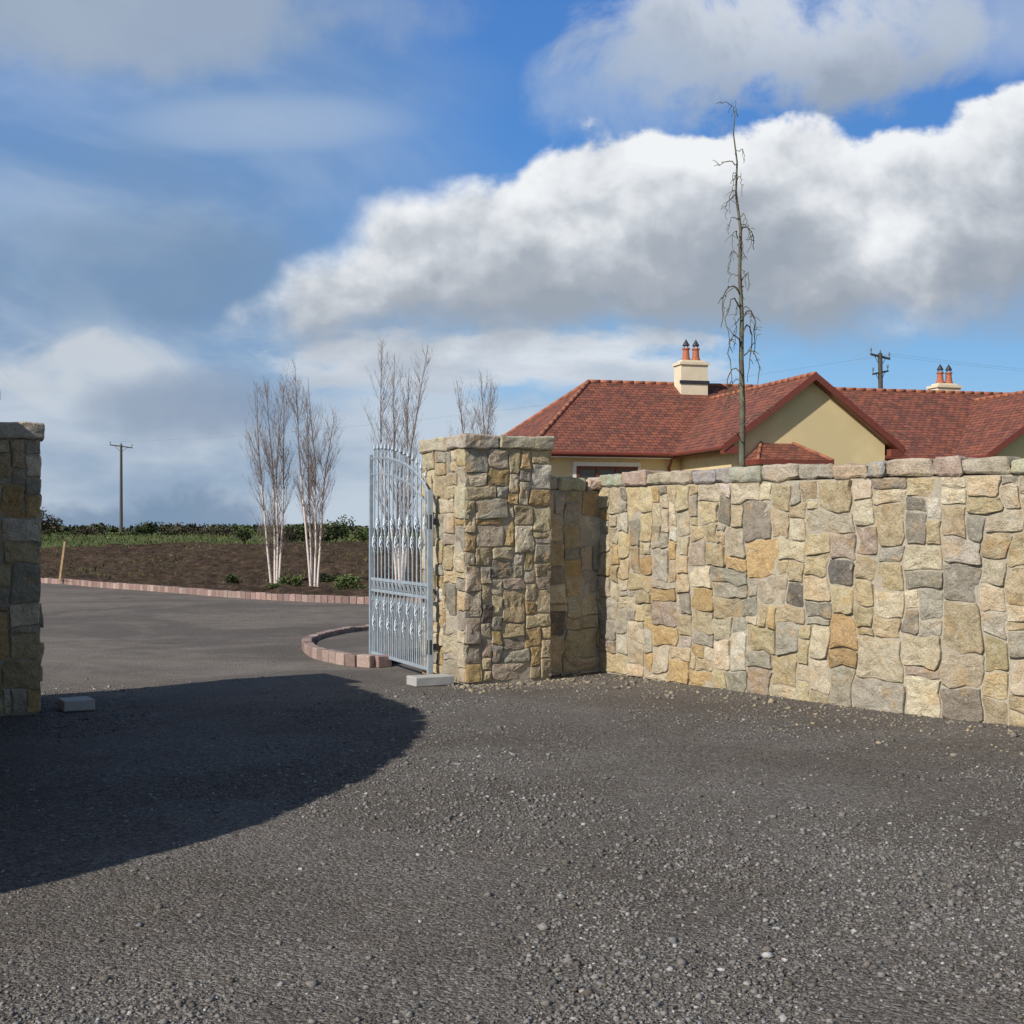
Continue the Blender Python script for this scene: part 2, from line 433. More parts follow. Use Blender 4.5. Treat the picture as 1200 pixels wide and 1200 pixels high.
# ------------------------------------------------------------------ gate
def gate():
    root = bpy.data.objects.new('wrought_iron_gate', None); scene.collection.objects.link(root)
    hinge = P_R - EX*.13 - AX*.62; end = Vector((-1.80, 17.0, 0)); d = (end-hinge); d.z = 0; L = d.length; d.normalize(); nr = Vector((d.y, -d.x, 0))
    P = lambda u, z, o=0: hinge + d*u + nr*o + Vector((0, 0, z))
    H = lambda u: 2.05 + .66*math.sqrt(max(0, 1-(1-u/L)**2.0))
    fr = MB()
    fr.box(P(.0, 1.08), d*.028, nr*.028, Vector((0, 0, 1.03))); fr.box(P(L, 1.35), d*.022, nr*.022, Vector((0, 0, 1.27)))
    for z in (.10, .90, 1.04): fr.box(P(L/2, z), d*(L/2-.025), nr*.010, Vector((0, 0, .018)))
    us = [.03+(L-.06)*i/30 for i in range(31)]
    fr.tube([P(u, H(u)-.14) for u in us], .018, 4); fr.tube([P(u, H(u)-.34) for u in us], .012, 4)
    fr.build('frame', [M_GALV], False, root)
    ba = MB(); nb = 15
    for i in range(1, nb):
        u = L*i/nb; top = H(u)
        ba.tube([P(u, .10), P(u, top-.06)], .0105, 6)
        ba.tube([P(u, top-.08), P(u, top-.04), P(u, top-.02), P(u, top+.06)], [.008, .008, .020, .002], 6)
        for zc, ln in ((1.50, .11), (.50, .10)):
            zc2 = zc + (.22 if i % 2 else 0)
            for k in range(4):
                pts = []
                for q in range(9):
                    t = q/8; an = k*math.pi/2+t*math.pi*1.5; r = .026*math.sin(math.pi*t)+.003
                    pts.append(P(u+r*math.cos(an), zc2-ln+2*ln*t, r*math.sin(an)))
                ba.tube(pts, .006, 4)
            for zz in (zc2-ln, zc2+ln): ba.tube([P(u, zz-.015), P(u, zz+.015)], .016, 6)
        u2 = u+L/nb/2
        if u2 < L-.04:
            ba.tube([P(u2, .10), P(u2, .74)], .008, 5); ba.tube([P(u2, .74), P(u2, .77), P(u2, .85)], [.008, .018, .001], 5)
    for i in range(nb):
        u = L*(i+.5)/nb
        ba.tube([P(u+.042*math.cos(a), .97+.042*math.sin(a)) for a in [k*math.pi/6 for k in range(13)]], .006, 4, cap=False)
    ba.build('bars', [M_GALV], False, root)
    hg = MB()
    for z in (.35, 1.75):
        q = P(0, z); hg.box(q+EX*.07, EX*.09, AX*.02, Vector((0, 0, .035))); hg.tube([q-Vector((0, 0, .08)), q+Vector((0, 0, .08))], .034, 8)
    hg.build('hinges', [M_HINGE], False, root)
    bolt = MB(); bolt.tube([P(L-.06, .0, .03), P(L-.06, .6, .03)], .012, 6); bolt.build('drop_bolt', [M_GALV], False, root)
gate()
def slab(name, c, ex, ey, h):
    mb = MB(); rough_box(mb, Vector(c)+Vector((0, 0, h/2)), ex, ey, Vector((0, 0, h/2+.01)), (5, 5, 2), .003, 0, (.42, .42, .41), .008)
    mb.build(name, [M_GRAN], False)
slab('granite_gate_stop', (-.88, 14.35, 0), EX*.23, AX*.12, .08)
slab('granite_gate_stop.001', (-4.05, 12.38, 0), EX*.14, AX*.14, .08)

# ------------------------------------------------------------------ terrain
KX = [-90, -40, -22, -15, -9.2, -6.2, -3.1, 2, 8, 20, 90]; KY = [60, 52, 46.5, 42.2, 35.7, 32.2, 29.9, 28.3, 27, 25, 20]
K = lambda x: float(np.interp(x, KX, KY))
def Hh(x, y):
    d = y-K(x)
    left = .08+.86*sstep(d, 0, 30)+.36*sstep(y, 66, 100)
    w = sstep(x, -1, 5)
    return left*(1-w) + (.08+1.42*sstep(d, 0, 9))*w
def heightfield(name, xs, ys_t, zf, mat, ymap):
    vs = []; fs = []; nx, ny = len(xs), len(ys_t)
    for t in ys_t:
        for x in xs:
            y = ymap(x, t); vs.append((x, y, zf(x, y)))
    for j in range(ny-1):
        for i in range(nx-1): fs.append((j*nx+i, j*nx+i+1, (j+1)*nx+i+1, (j+1)*nx+i))
    mb = MB(); mb.add(vs, fs); return mb.build(name, [mat], True)
xs = list(np.concatenate([[-2500, -600, -150, -60, -30], np.arange(-20, 20.1, .5), [30, 60, 150, 600, 2500]]))
ys = list(np.concatenate([[-2500, -500, -60, -20], np.arange(-6, 27, .5), [30, 45, 80, 160, 500, 2500]]))
def gz(x, y):
    if abs(x) > 20 or y > 26 or y < -6: return 0
    e = min(1, (20-abs(x))/4, (26-y)/4, (y+6)/4)
    return (mn.noise(Vector((x*.35, y*.35, 1.7)))*.035 + mn.noise(Vector((x*1.1, y*1.1, 5)))*.010)*max(0, e)
def gzm(x, y):   # exact surface of the ground mesh (bilinear on the .5 m grid)
    if abs(x) > 19.5 or y > 26 or y < -6: return 0
    i = math.floor(x*2)/2; j = math.floor(y*2)/2; fx = (x-i)*2; fy = (y-j)*2
    return (gz(i, j)*(1-fx)+gz(i+.5, j)*fx)*(1-fy)+(gz(i, j+.5)*(1-fx)+gz(i+.5, j+.5)*fx)*fy
heightfield('gravel_ground', xs, ys, gz, M_GR, lambda x, t: t)
sxs = list(np.arange(-36, 6.01, .2)); st = [i/190 for i in range(191)]
def soilz(x, y):
    d = y-K(x)
    a = min(1, d/1.0)
    v = Vector((x, y, 0))
    return Hh(x, y)+.03+a*(mn.noise(v*1.3)*.12+mn.noise(v*3.7)*.13+abs(mn.noise(v*.45))*.15)
heightfield('soil_bed', sxs, st, soilz, M_SOIL, lambda x, t: K(x)+.12+t*(68+mn.noise(Vector((x*.2, 0, 0)))*7-K(x)))
gxs = list(np.concatenate([np.arange(-260, -40, 10), np.arange(-40, 40, 1.0), np.arange(40, 261, 10)])); gt = list((np.linspace(0, 1, 90))**2.2)
def grz(x, y):
    z = Hh(x, y)
    if x < 7 and y < 64: z -= .14
    if y > 75: z += mn.noise(Vector((x*.03, y*.03, 0)))*.15
    if y > 380: z = -.5
    return z
heightfield('grass_field', gxs, gt, grz, M_GRASS, lambda x, t: K(x)+.15+t*(400-K(x)))
mb = MB()
for i in range(8000):
    y = 66+R.random()**1.5*36; x = R.uniform(-.43, .02)*y*1.05
    z = Hh(x, y)-.02; h = R.uniform(.06, .22); a = R.random()*6.28; w = R.uniform(.02, .06)
    k = R.uniform(.6, 1.2); col = R.choice([(.08*k, .11*k, .03*k), (.13*k, .13*k, .055*k), (.055*k, .08*k, .02*k)])
    dx, dy = math.cos(a)*w, math.sin(a)*w
    mb.add([(x-dx, y-dy, z), (x+dx, y+dy, z), (x+R.uniform(-.1, .1), y+R.uniform(-.1, .1), z+h)], [(0, 1, 2)], 0, col)
# weeds on the tilled soil
for i in range(5000):
    x = R.uniform(-24, 2); y = R.uniform(K(x)+1, 67)
    if mn.noise(Vector((x*.25, y*.25, 9)))+R.uniform(-.25, .25) < .18: continue
    z = Hh(x, y)+.03; h = R.uniform(.08, .22); a = R.random()*6.28; w = R.uniform(.02, .05); k = R.uniform(.6, 1.2)
    dx, dy = math.cos(a)*w, math.sin(a)*w
    mb.add([(x-dx, y-dy, z), (x+dx, y+dy, z), (x+R.uniform(-.1, .1), y+R.uniform(-.1, .1), z+h)], [(0, 1, 2)], 0, (.10*k, .11*k, .035*k))
mb.build('field_grass_tufts', [M_LEAF], colors=True)

def kerb(name, pts, hgt=.15, ln=.21):
    mb = MB(); p = Path(pts, 300); u = 0
    while u < p.L-ln/2:
        q, t = p.at(u+ln/2); nr = Vector((t.y, -t.x, 0)); k = R.uniform(.75, 1.2)
        col = tuple(c*k for c in R.choice([(.30, .205, .185), (.26, .175, .16), (.33, .25, .22), (.24, .17, .155)]))
        hz = hgt*R.uniform(.93, 1.05)
        rough_box(mb, q+Vector((0, 0, hz/2-.01)), t*(ln/2-.006), nr*.07, Vector((0, 0, hz/2+.01)), (1, 1, 1), .005, 0, col, .01); u += ln
    return mb.build(name, [M_BRICK], colors=True)
kerb('brick_kerb', [(x, K(x)) for x in (-30, -22, -15, -12, -9.2, -6.2, -3.1, 0, 2.5)], hgt=.16)
isl = [(-1.5, 16.35), (-1.75, 16.25), (-2.12, 16.6), (-2.55, 17.4), (-2.85, 18.5), (-2.90, 19.4), (-2.75, 20.4), (-2.4, 21.3), (-1.7, 21.9), (-.6, 22.0)]
kerb('brick_kerb.001', isl, hgt=.13)
ip = Path(isl, 80); mb = MB()
ring = [ip.at(ip.L*i/60)[0] for i in range(61)]; cc = Vector((-.9, 19, 0))
vs = [(p.x, p.y, .05) for p in ring]+[(p.x*.55+cc.x*.45, p.y*.55+cc.y*.45, .10) for p in ring]+[(cc.x, cc.y, .11)]
fs = [(i, i+1, 61+i+1, 61+i) for i in range(60)]+[(61+i, 61+i+1, 122) for i in range(60)]+[(0, 61, 122), (60, 122, 121)]
mb.add(vs, fs); mb.build('island_bed', [M_GR], True)

# ------------------------------------------------------------------ loose gravel (one mesh, numpy)
def scatter(name, pos, size, cols, flat=.65):
    n = len(pos); base = np.array([[x, y, z] for z in (-1, 1) for y in (-1, 1) for x in (-1, 1)], float)*.62
    V = base[None]*(1+rng.uniform(-.42, .42, (n, 8, 3)))
    V *= (size[:, None, None]*rng.uniform(.6, 1.25, (n, 1, 3)))
    q = rng.normal(size=(n, 4)); q /= np.linalg.norm(q, axis=1)[:, None]; w, x, y, z = q.T
    Rm = np.stack([1-2*(y*y+z*z), 2*(x*y-z*w), 2*(x*z+y*w), 2*(x*y+z*w), 1-2*(x*x+z*z), 2*(y*z-x*w), 2*(x*z-y*w), 2*(y*z+x*w), 1-2*(x*x+y*y)], 1).reshape(n, 3, 3)
    V = np.einsum('nij,nkj->nki', Rm, V); V[:, :, 2] *= flat; V += pos[:, None, :]
    quads = np.array([(0, 2, 3, 1), (4, 5, 7, 6), (0, 1, 5, 4), (2, 6, 7, 3), (0, 4, 6, 2), (1, 3, 7, 5)])
    F = (np.arange(n)[:, None, None]*8+quads[None]).reshape(-1, 4)
    me = bpy.data.meshes.new(name); me.vertices.add(n*8); me.vertices.foreach_set('co', V.ravel().astype(np.float32))
    me.loops.add(F.size); me.loops.foreach_set('vertex_index', F.ravel().astype(np.int32))
    me.polygons.add(len(F)); me.polygons.foreach_set('loop_start', (np.arange(len(F))*4).astype(np.int32))
    me.update(calc_edges=True)
    a = me.color_attributes.new('Col', 'FLOAT_COLOR', 'POINT'); C = np.ones((n, 8, 4), np.float32); C[:, :, :3] = cols[:, None, :]
    a.data.foreach_set('color', C.ravel()); me.materials.append(M_LG)
    ob = bpy.data.objects.new(name, me); scene.collection.objects.link(ob); return ob
pos = []; size = []; cols = []
while len(pos) < 95000:
    y = 3.2+ (R.random()**1.6)*12.0; x = R.uniform(-.48, .48)*(y+.6)
    dens = .22+ 1.5*(mn.noise(Vector((x*.55, y*.38, 2.2)))) + .7*mn.noise(Vector((x*1.9, y*1.6, 7))) + (.35 if x > .0 and y < 9 else 0)
    if R.random() > max(.05, dens): continue
    sz = min(.024, .0041*math.exp(R.gauss(.36, .48)))
    g = R.uniform(.085, .215)
    if R.random() < .06: g = R.uniform(.25, .40)
    t = R.uniform(.002, .016)
    pos.append((x, y, gzm(x, y)+sz*.18)); size.append(sz); cols.append((g+t, g, g-t))
for i in range(2300):
    if R.random() < .75:
        u = R.uniform(0, 8.5); p, t = pathR.at(u); nr = Vector((t.y, -t.x, 0)); q = p+nr*(.02+abs(R.gauss(0, .7)))
    else:
        q = P_R+EX*R.uniform(-.3, 1.3)+AX*(.03+abs(R.gauss(0, .35)))
    sz = min(.040, .0075*math.exp(R.gauss(.05, .65))); c = R.choice([(.34, .28, .19), (.28, .245, .18), (.22, .20, .165), (.19, .17, .145)])
    pos.append((q.x, q.y, gzm(q.x, q.y)+sz*.18)); size.append(sz); cols.append(c)
scatter('loose_gravel', np.array(pos), np.array(size), np.array(cols))

# ------------------------------------------------------------------ bare trees
def birch(name, base, height, stems=4, seed=0, spread=.10):
    r = random.Random(seed); mb = MB(); base = Vector(base)
    def branch(p, d, L, rad, lvl):
        n = (10, 6, 4, 3)[lvl]; pts = [p]; q = p.copy(); dd = d.copy()
        for i in range(n):
            j = .03 if lvl == 0 else .06
            dd = (dd+Vector((r.gauss(0, j), r.gauss(0, j), .16 if lvl else .04))).normalized(); q = q+dd*L/n; pts.append(q.copy())
        rr = [rad*(1-.88*i/n) for i in range(n+1)]
        if lvl == 0:
            k = 5
            mb.tube(pts[:k+1], rr[:k+1], 6, 0, cap=False); mb.tube(pts[k:], rr[k:], 5, 1, cap=False)
        else: mb.tube(pts, rr, 3, 1, cap=False)
        if lvl < 3:
            m = int(L*8.0) if lvl == 0 else int(L*8)+1 if lvl == 1 else int(L*5)
            for k in range(m):
                t = r.uniform(.14, .97) if lvl == 0 else r.uniform(.1, .98); i = min(n-1, int(t*n)); s = pts[i].lerp(pts[i+1], t*n-i)
                a = r.random()*6.283; sp = r.uniform(.35, .75) if lvl == 0 else r.uniform(.3, .8)
                bd = ((pts[i+1]-pts[i]).normalized()+Vector((math.cos(a)*sp, math.sin(a)*sp, .0))).normalized()
                Lb = (1.1*math.sin(math.pi*(t*.8+.12))*r.uniform(.6, 1.25)) if lvl == 0 else L*r.uniform(.3, .6)*(1-t*.4)
                branch(s, bd, Lb, min(.010, max(.0036, rr[i]*.36)), lvl+1)
    for s in range(stems):
        a = s*6.283/stems+r.random(); sp = r.uniform(.3, 1)*spread
        branch(base+Vector((math.cos(a)*.10, math.sin(a)*.10, -.05)), Vector((math.cos(a)*sp, math.sin(a)*sp, 1)).normalized(), height*r.uniform(.78, 1), .038, 0)
    return mb.build(name, [M_BIRCH, M_TWIG], True)
def px(pxx, depth): return (pxx-600)/1560*depth
for i, (cx, dp, top, st_, sd) in enumerate([(322, 36, 428, 4, 12), (369, 35, 422, 4, 22), (470, 34, 390, 4, 3), (562, 33, 410, 3, 4)]):
    x = px(cx, dp); z = Hh(x, dp); zt = HC+(622-top)/1560*dp
    birch('birch_tree' if i == 0 else 'birch_tree.%03d' % i, (x, dp, z), (zt-z)*1.02, st_, sd)

def sapling():
    mb = MB(); D = 18.0; r = random.Random(5)
    W = lambda X, Y, dy=0: Vector((px(X, D), D+dy, HC+(622-Y)/1560*D))
    tr = [(871, 760), (871, 620), (870, 540), (871, 470), (869, 420), (870, 370), (866, 320), (868, 270), (863, 225), (864, 190), (860, 155), (861, 130)]
    pts = [W(*t, dy=r.uniform(-.05, .05)) for t in tr]
    rr = [.050, .047, .043, .038, .033, .029, .025, .021, .016, .012, .009, .006]
    mb.tube(pts, rr, 8)
    def br(ctrl, r0, dy):
        p = Path([W(a, b, dy*k/(len(ctrl)-1)) for k, (a, b) in enumerate(ctrl)], 14)
        q = [p.at(p.L*i/10)[0]+Vector((r.gauss(0, .010), r.gauss(0, .010), r.gauss(0, .010))) for i in range(11)]
        mb.tube(q, [r0*(1-.6*i/10) for i in range(11)], 5)
        for k in range(int(p.L*4)+1):
            i = r.randint(3, 9); s = q[i]; a = r.random()*6.28; L = r.uniform(.06, .2)
            e = s+Vector((math.cos(a)*L*.6, math.sin(a)*L*.6, r.uniform(-1, .3)*L)); mb.tube([s, (s+e)/2+Vector((0, 0, .015)), e], [r0*.6, r0*.5, r0*.35], 4)
    hand = [([(861, 132), (856, 124), (848, 121), (838, 123)], .007), ([(863, 138), (862, 128), (860, 122)], .006), ([(864, 192), (852, 190), (842, 194), (834, 192)], .009), ([(864, 205), (858, 212), (853, 222)], .007),
            ([(863, 228), (853, 238), (848, 250), (849, 262)], .008), ([(867, 275), (874, 264), (884, 268), (889, 286)], .011), ([(867, 262), (876, 268), (878, 285), (873, 300)], .008),
            ([(866, 322), (855, 318), (858, 300)], .007), ([(868, 345), (857, 335), (845, 350), (844, 385)], .012), ([(868, 362), (858, 350), (848, 372), (851, 408)], .011), ([(869, 375), (880, 362), (888, 378), (887, 412)], .012),
            ([(869, 395), (878, 378), (884, 400), (881, 445)], .011), ([(869, 405), (860, 394), (852, 415), (855, 455)], .011), ([(870, 420), (880, 410), (889, 430), (885, 462)], .010), ([(870, 440), (861, 430), (855, 447), (858, 476)], .010), ([(870, 330), (876, 320), (875, 344)], .008),
            ([(871, 500), (882, 488), (897, 484), (904, 478)], .009), ([(871, 520), (860, 508), (850, 512)], .008)]
    for c, r0 in hand: br(c, r0, r.uniform(-.35, .35))
    for i in range(20):
        Y = r.uniform(180, 470); X = np.interp(Y, [130, 225, 320, 370, 470], [861, 863, 866, 870, 871]); s = r.choice([-1, 1]); w = r.uniform(5, 19) if Y > 320 else r.uniform(4, 10)
        br([(X, Y), (X+s*w*.6, Y-r.uniform(2, 9)), (X+s*w, Y+r.uniform(3, 12)), (X+s*w*r.uniform(.8, 1.1), Y+r.uniform(12, 38))], .007, r.uniform(-.4, .4))
    mb.build('bare_sapling_tree', [M_BARKP], True)
sapling()

# ------------------------------------------------------------------ bushes / hedges
def leafclump(mb, c, rad, n, size, cols, r):
    c = Vector(c)
    lobes = [(c+Vector((r.uniform(-.6, .6)*rad[0], r.uniform(-.6, .6)*rad[1], r.uniform(-.35, .5)*rad[2])), r.uniform(.35, .6)) for _ in range(8)]
    for i in range(n):
        lc, s = r.choice(lobes); v = Vector((r.gauss(0, 1), r.gauss(0, 1), r.gauss(0, 1))).normalized()*(r.random()**.4)
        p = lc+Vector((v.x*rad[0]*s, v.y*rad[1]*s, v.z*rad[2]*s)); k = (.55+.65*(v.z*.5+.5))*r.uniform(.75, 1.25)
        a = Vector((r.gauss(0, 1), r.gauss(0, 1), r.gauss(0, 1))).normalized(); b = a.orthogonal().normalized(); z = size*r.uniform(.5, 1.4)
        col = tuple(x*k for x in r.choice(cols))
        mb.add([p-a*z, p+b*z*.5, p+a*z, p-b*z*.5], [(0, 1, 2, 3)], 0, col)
G1 = [(.05, .068, .025), (.065, .08, .03), (.035, .05, .02)]; G2 = [(.075, .06, .04), (.055, .055, .03)]; G3 = [(.08, .12, .03), (.065, .10, .03), (.11, .135, .05)]
r = random.Random(31)
mb = MB()
D = 104
x = -48
while x < 2:
    h = r.choice([.12, .2, .3, .35, .5, .7])*r.uniform(.8, 1.2)
    pxx = 600+x/D*1560
    if 215 < pxx < 290: h = max(h, .6)
    if pxx < 65: h = max(h, .8)
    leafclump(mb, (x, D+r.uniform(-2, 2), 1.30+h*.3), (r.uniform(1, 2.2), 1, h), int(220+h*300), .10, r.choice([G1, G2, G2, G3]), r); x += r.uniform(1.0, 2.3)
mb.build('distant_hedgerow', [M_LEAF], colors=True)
mb = MB()
for i in range(110):
    D = r.uniform(260, 370); x = px(r.uniform(-200, 1400), D); h = r.uniform(.9, 2.4)
    leafclump(mb, (x, D, 1.3+h*.3), (r.uniform(4, 9), 3, h*.7), 260, .45, r.choice([G1, G2]), r)
mb.build('distant_treeline', [M_LEAF], colors=True)
def bush(name, pxx, D, w, h, n, cols, sz=.06, z0=None):
    mb = MB(); x = px(pxx, D); z = Hh(x, D) if z0 is None else z0
    for k in range(6):
        a = r.random()*6.28; mb.tube([(x, D, z-.1), (x+math.cos(a)*w*.5, D+math.sin(a)*w*.4, z+h*.8)], [.02, .006], 4, 0, (.07, .055, .04))
    leafclump(mb, (x, D, z+h*.5), (w, w*.7, h*.62), n, sz, cols, r); return mb.build(name, [M_LEAF], colors=True)
bush('evergreen_bush', 362, 70, 1.5, 1.1, 1700, G1, .08); bush('evergreen_bush.001', 392, 71, 1.0, 1.35, 1200, G1, .08); bush('evergreen_bush.002', 338, 70, .9, .9, 900, G2, .07)
bush('evergreen_bush.003', 425, 70, .9, .8, 900, G3, .07); bush('evergreen_bush.004', 286, 68, .5, .8, 700, G1, .06)
bush('evergreen_bush.005', 45, 94, 1.6, 1.8, 1400, G2, .1); bush('evergreen_bush.006', 172, 97, .9, 1.0, 700, G1, .09)
bush('garden_shrub', 274, 36, .26, .36, 500, G1, .035); bush('garden_shrub.001', 340, 35, .40, .36, 700, G3, .035); bush('garden_shrub.002', 412, 33.5, .5, .40, 800, G3, .035)
bush('garden_shrub.003', 388, 37, .35, .3, 500, G1, .035); bush('garden_shrub.004', 318, 34, .25, .22, 300, G3, .03)

mb = MB(); x = px(70, 41); mb.tube([(x, 41, .1), (x+.16, 41, 1.32)], [.045, .04], 4); mb.build('wooden_stake', [M_STAKE])

# ------------------------------------------------------------------ utility poles
def upole(name, x, y, z0, z1, armw, yaw, second=False, tilt=0):
    mb = MB(); b = Vector((x, y, z0)); dx = Vector((math.cos(yaw), math.sin(yaw), 0)); up = Vector((tilt, 0, 1))
    T = lambda h: b+up*h
    Hh_ = z1-z0
    mb.tube([T(-.5), T(Hh_)], [.15, .10], 10)
    def arm(h, w, sl=0):
        mb.box(T(h), dx*w+Vector((0, 0, sl)), Vector((-dx.y, dx.x, 0))*.04, Vector((0, 0, .045)))
        for k in (-.95, 0, .95):
            p = T(h)+dx*w*k+Vector((0, 0, sl*k+.06)); mb.tube([p, p+Vector((0, 0, .10)), p+Vector((0, 0, .12)), p+Vector((0, 0, .24))], [.02, .02, .05, .03], 6, 1)
        for s in (-1, 1): mb.tube([T(h-.5), T(h)+dx*w*.6*s+Vector((0, 0, sl*.6*s))], .018, 4)
    arm(Hh_-.15, armw, -.12*armw)
    if second: arm(Hh_-.9, armw*.8, .1)
    return mb.build(name, [M_POLE, M_INS])
upole('utility_pole', px(142, 115), 115, 1.2, HC+(622-521)/1560*115, .95, .3)
upole('utility_pole.001', px(1034, 62), 62, 1.3, HC+(622-414)/1560*62, .60, .5, True, -.012)
mb = MB()
A = Vector((px(1034, 62), 62, HC+(622-416)/1560*62)); 
for off, B in ((.45, Vector((60, 78, 10.3))), (-.45, Vector((60, 79, 10.3))), (.45, Vector((-34, 115, 9.35)))):
    a = A+Vector((off, 0, .05)); 
    mb.tube([a.lerp(B, t/24)+Vector((0, 0, -1.6*4*(t/24)*(1-t/24)*.5)) for t in range(25)], .0036, 3)
mb.build('overhead_wires', [M_INS])

# ------------------------------------------------------------------ house
def house():
    root = bpy.data.objects.new('bungalow_house', None); scene.collection.objects.link(root)
    th = math.radians(15); F = Vector((.45, 40, 0)); X = Vector((math.cos(th), math.sin(th), 0)); Y = Vector((-X.y, X.x, 0))
    W = lambda a, b, z: F+X*a+Y*b+Vector((0, 0, z))
    ZE = 4.06; sl = 2.66/4.5; ZR = ZE+2.66; EV = .35
    rv = []; rf = []; ruv = []
    def poly(pts, thick=.07):
        P = [W(*p) for p in pts]; n = None
        for i in range(1, len(P)-1):
            c = (P[i]-P[0]).cross(P[i+1]-P[0])
            if c.length > 1e-6: n = c.normalized(); break
        if n.z < 0: P.reverse(); n = -n
        h = Vector((n.x, n.y, 0)).normalized() if Vector((n.x, n.y, 0)).length > 1e-4 else Vector((0, -1, 0))
        ud = Vector((-h.y, h.x, 0)); vd = n.cross(ud)
        if vd.z < 0: vd = -vd
        for off, rev in ((0, False), (-thick, True)):
            Q = [p+Vector((0, 0, off)) for p in P]
            if rev: Q.reverse()
            o = len(rv); rv.extend(Q); rf.append(tuple(range(o, o+len(Q)))); ruv.extend([(p.dot(ud), p.dot(vd)) for p in Q])
        m = len(P)
        for i in range(m):
            a, b = P[i], P[(i+1) % m]; o = len(rv); dz = Vector((0, 0, -thick)); Q = [a, a+dz, b+dz, b]
            rv.extend(Q); rf.append((o, o+1, o+2, o+3)); ruv.extend([(0, 0)]*4)
    Lr, RE = 3.44, 24.0
    c1, h1, f1 = 7.5, 2.8, -3.9; z1 = 6.15; s1 = (z1-ZE)/h1; m1 = (z1-ZE)/sl
    c2, h2, f2 = 18.0, 3.4, -1.9; z2 = ZE+s1*h2*.92; m2 = (z2-ZE)/sl
    poly([(0, 0, ZE), (0, 9, ZE), (Lr, 4.5, ZR)])
    poly([(0, 0, ZE), (Lr, 4.5, ZR), (RE, 4.5, ZR), (RE, 0, ZE), (c2+h2, 0, ZE), (c2, m2, z2), (c2-h2, 0, ZE), (c1+h1, 0, ZE), (c1, m1, z1), (c1-h1, 0, ZE)])
    poly([(0, 9, ZE), (Lr, 4.5, ZR), (RE, 4.5, ZR), (RE, 9, ZE)])
    for c, h, f, z, mm in ((c1, h1, f1, z1, m1), (c2, h2, f2, z2, m2)):
        poly([(c, f, z), (c, mm, z), (c-h, 0, ZE), (c-h, f, ZE)]); poly([(c, f, z), (c, mm, z), (c+h, 0, ZE), (c+h, f, ZE)])
    bc, bw, b0, b1 = 6.45, 1.15, -3.55, -4.75; bz0, bz1 = 3.62, 4.18
    poly([(bc-bw, b1, bz0), (bc+bw, b1, bz0), (bc+bw*.42, b0, bz1), (bc-bw*.42, b0, bz1)])
    poly([(bc-bw, b1, bz0), (bc-bw*.42, b0, bz1), (bc-bw, b0, bz0)]); poly([(bc+bw, b1, bz0), (bc+bw*.42, b0, bz1), (bc+bw, b0, bz0)])
    me = bpy.data.meshes.new('roof'); me.from_pydata([tuple(v) for v in rv], [], rf); uvl = me.uv_layers.new(name='UVMap')
    for lp_ in me.loops: uvl.data[lp_.index].uv = ruv[lp_.vertex_index]
    me.materials.append(M_ROOF); ob = bpy.data.objects.new('roof', me); scene.collection.objects.link(ob); ob.parent = root
    mb = MB()
    def ridge(a, b, r0=.075, lift=.0):
        a, b = W(*a), W(*b); L = (b-a).length; n = max(1, int(L/.4))
        for i in range(n):
            p, q = a.lerp(b, i/n), a.lerp(b, (i+.98)/n); mb.tube([p+Vector((0, 0, lift)), q+Vector((0, 0, lift+.004))], [r0*.96, r0], 8)
    ridge((Lr, 4.5, ZR), (RE, 4.5, ZR)); ridge((0, 0, ZE), (Lr, 4.5, ZR)); ridge((0, 9, ZE), (Lr, 4.5, ZR))
    ridge((c1, f1, z1), (c1, m1, z1)); ridge((c2, f2, z2), (c2, m2, z2))
    ridge((bc-bw, b1, bz0), (bc-bw*.42, b0, bz1), .05); ridge((bc+bw, b1, bz0), (bc+bw*.42, b0, bz1), .05); ridge((bc-bw*.42, b0, bz1), (bc+bw*.42, b0, bz1), .05)
    mb.build('ridge_tiles', [M_RIDGE], True, root)
    mb = MB(); zb = .6
    def wbox(a0_, a1_, b0_, b1_, z0, z1_, mat=0):
        mb.box(W((a0_+a1_)/2, (b0_+b1_)/2, (z0+z1_)/2), X*((a1_-a0_)/2), Y*((b1_-b0_)/2), Vector((0, 0, (z1_-z0)/2)), mat)
    wbox(EV, RE-EV, EV, 9-EV, zb, ZE-.03)
    for c, h, f, z in ((c1, h1, f1, z1), (c2, h2, f2, z2)):
        fy = f+.3; hw = h-.4
        prof = [(c-hw, zb), (c+hw, zb), (c+hw, ZE+.16), (c, z-.13), (c-hw, ZE+.16)]
        prof = [(a, min(zz, z-(abs(a-c))*((z-ZE)/h)-.10)) for a, zz in prof]
        vs = [W(a, fy, zz) for a, zz in prof]+[W(a, EV+.02, zz) for a, zz in prof]
        mb.add(vs, [(0, 1, 2, 3, 4), (9, 8, 7, 6, 5)]+[(i, (i+1) % 5, 5+(i+1) % 5, 5+i) for i in range(5)])
    wbox(bc-bw+.15, bc+bw-.15, b1+.15, -3.62, zb, bz0-.06)
    mb.build('walls', [M_REND], False, root)
    mb = MB()
    def bar(a, b, hw=.02, hh=.09, mat=0, dz=0):
        a, b = W(*a)+Vector((0, 0, dz)), W(*b)+Vector((0, 0, dz)); d = (b-a)/2; n = Vector((d.y, -d.x, 0)).normalized(); mb.box((a+b)/2, d, n*hw, Vector((0, 0, hh)), mat)
    def gut(a, b): mb.tube([W(*a), W(*b)], .065, 8)
    zf = ZE-.09
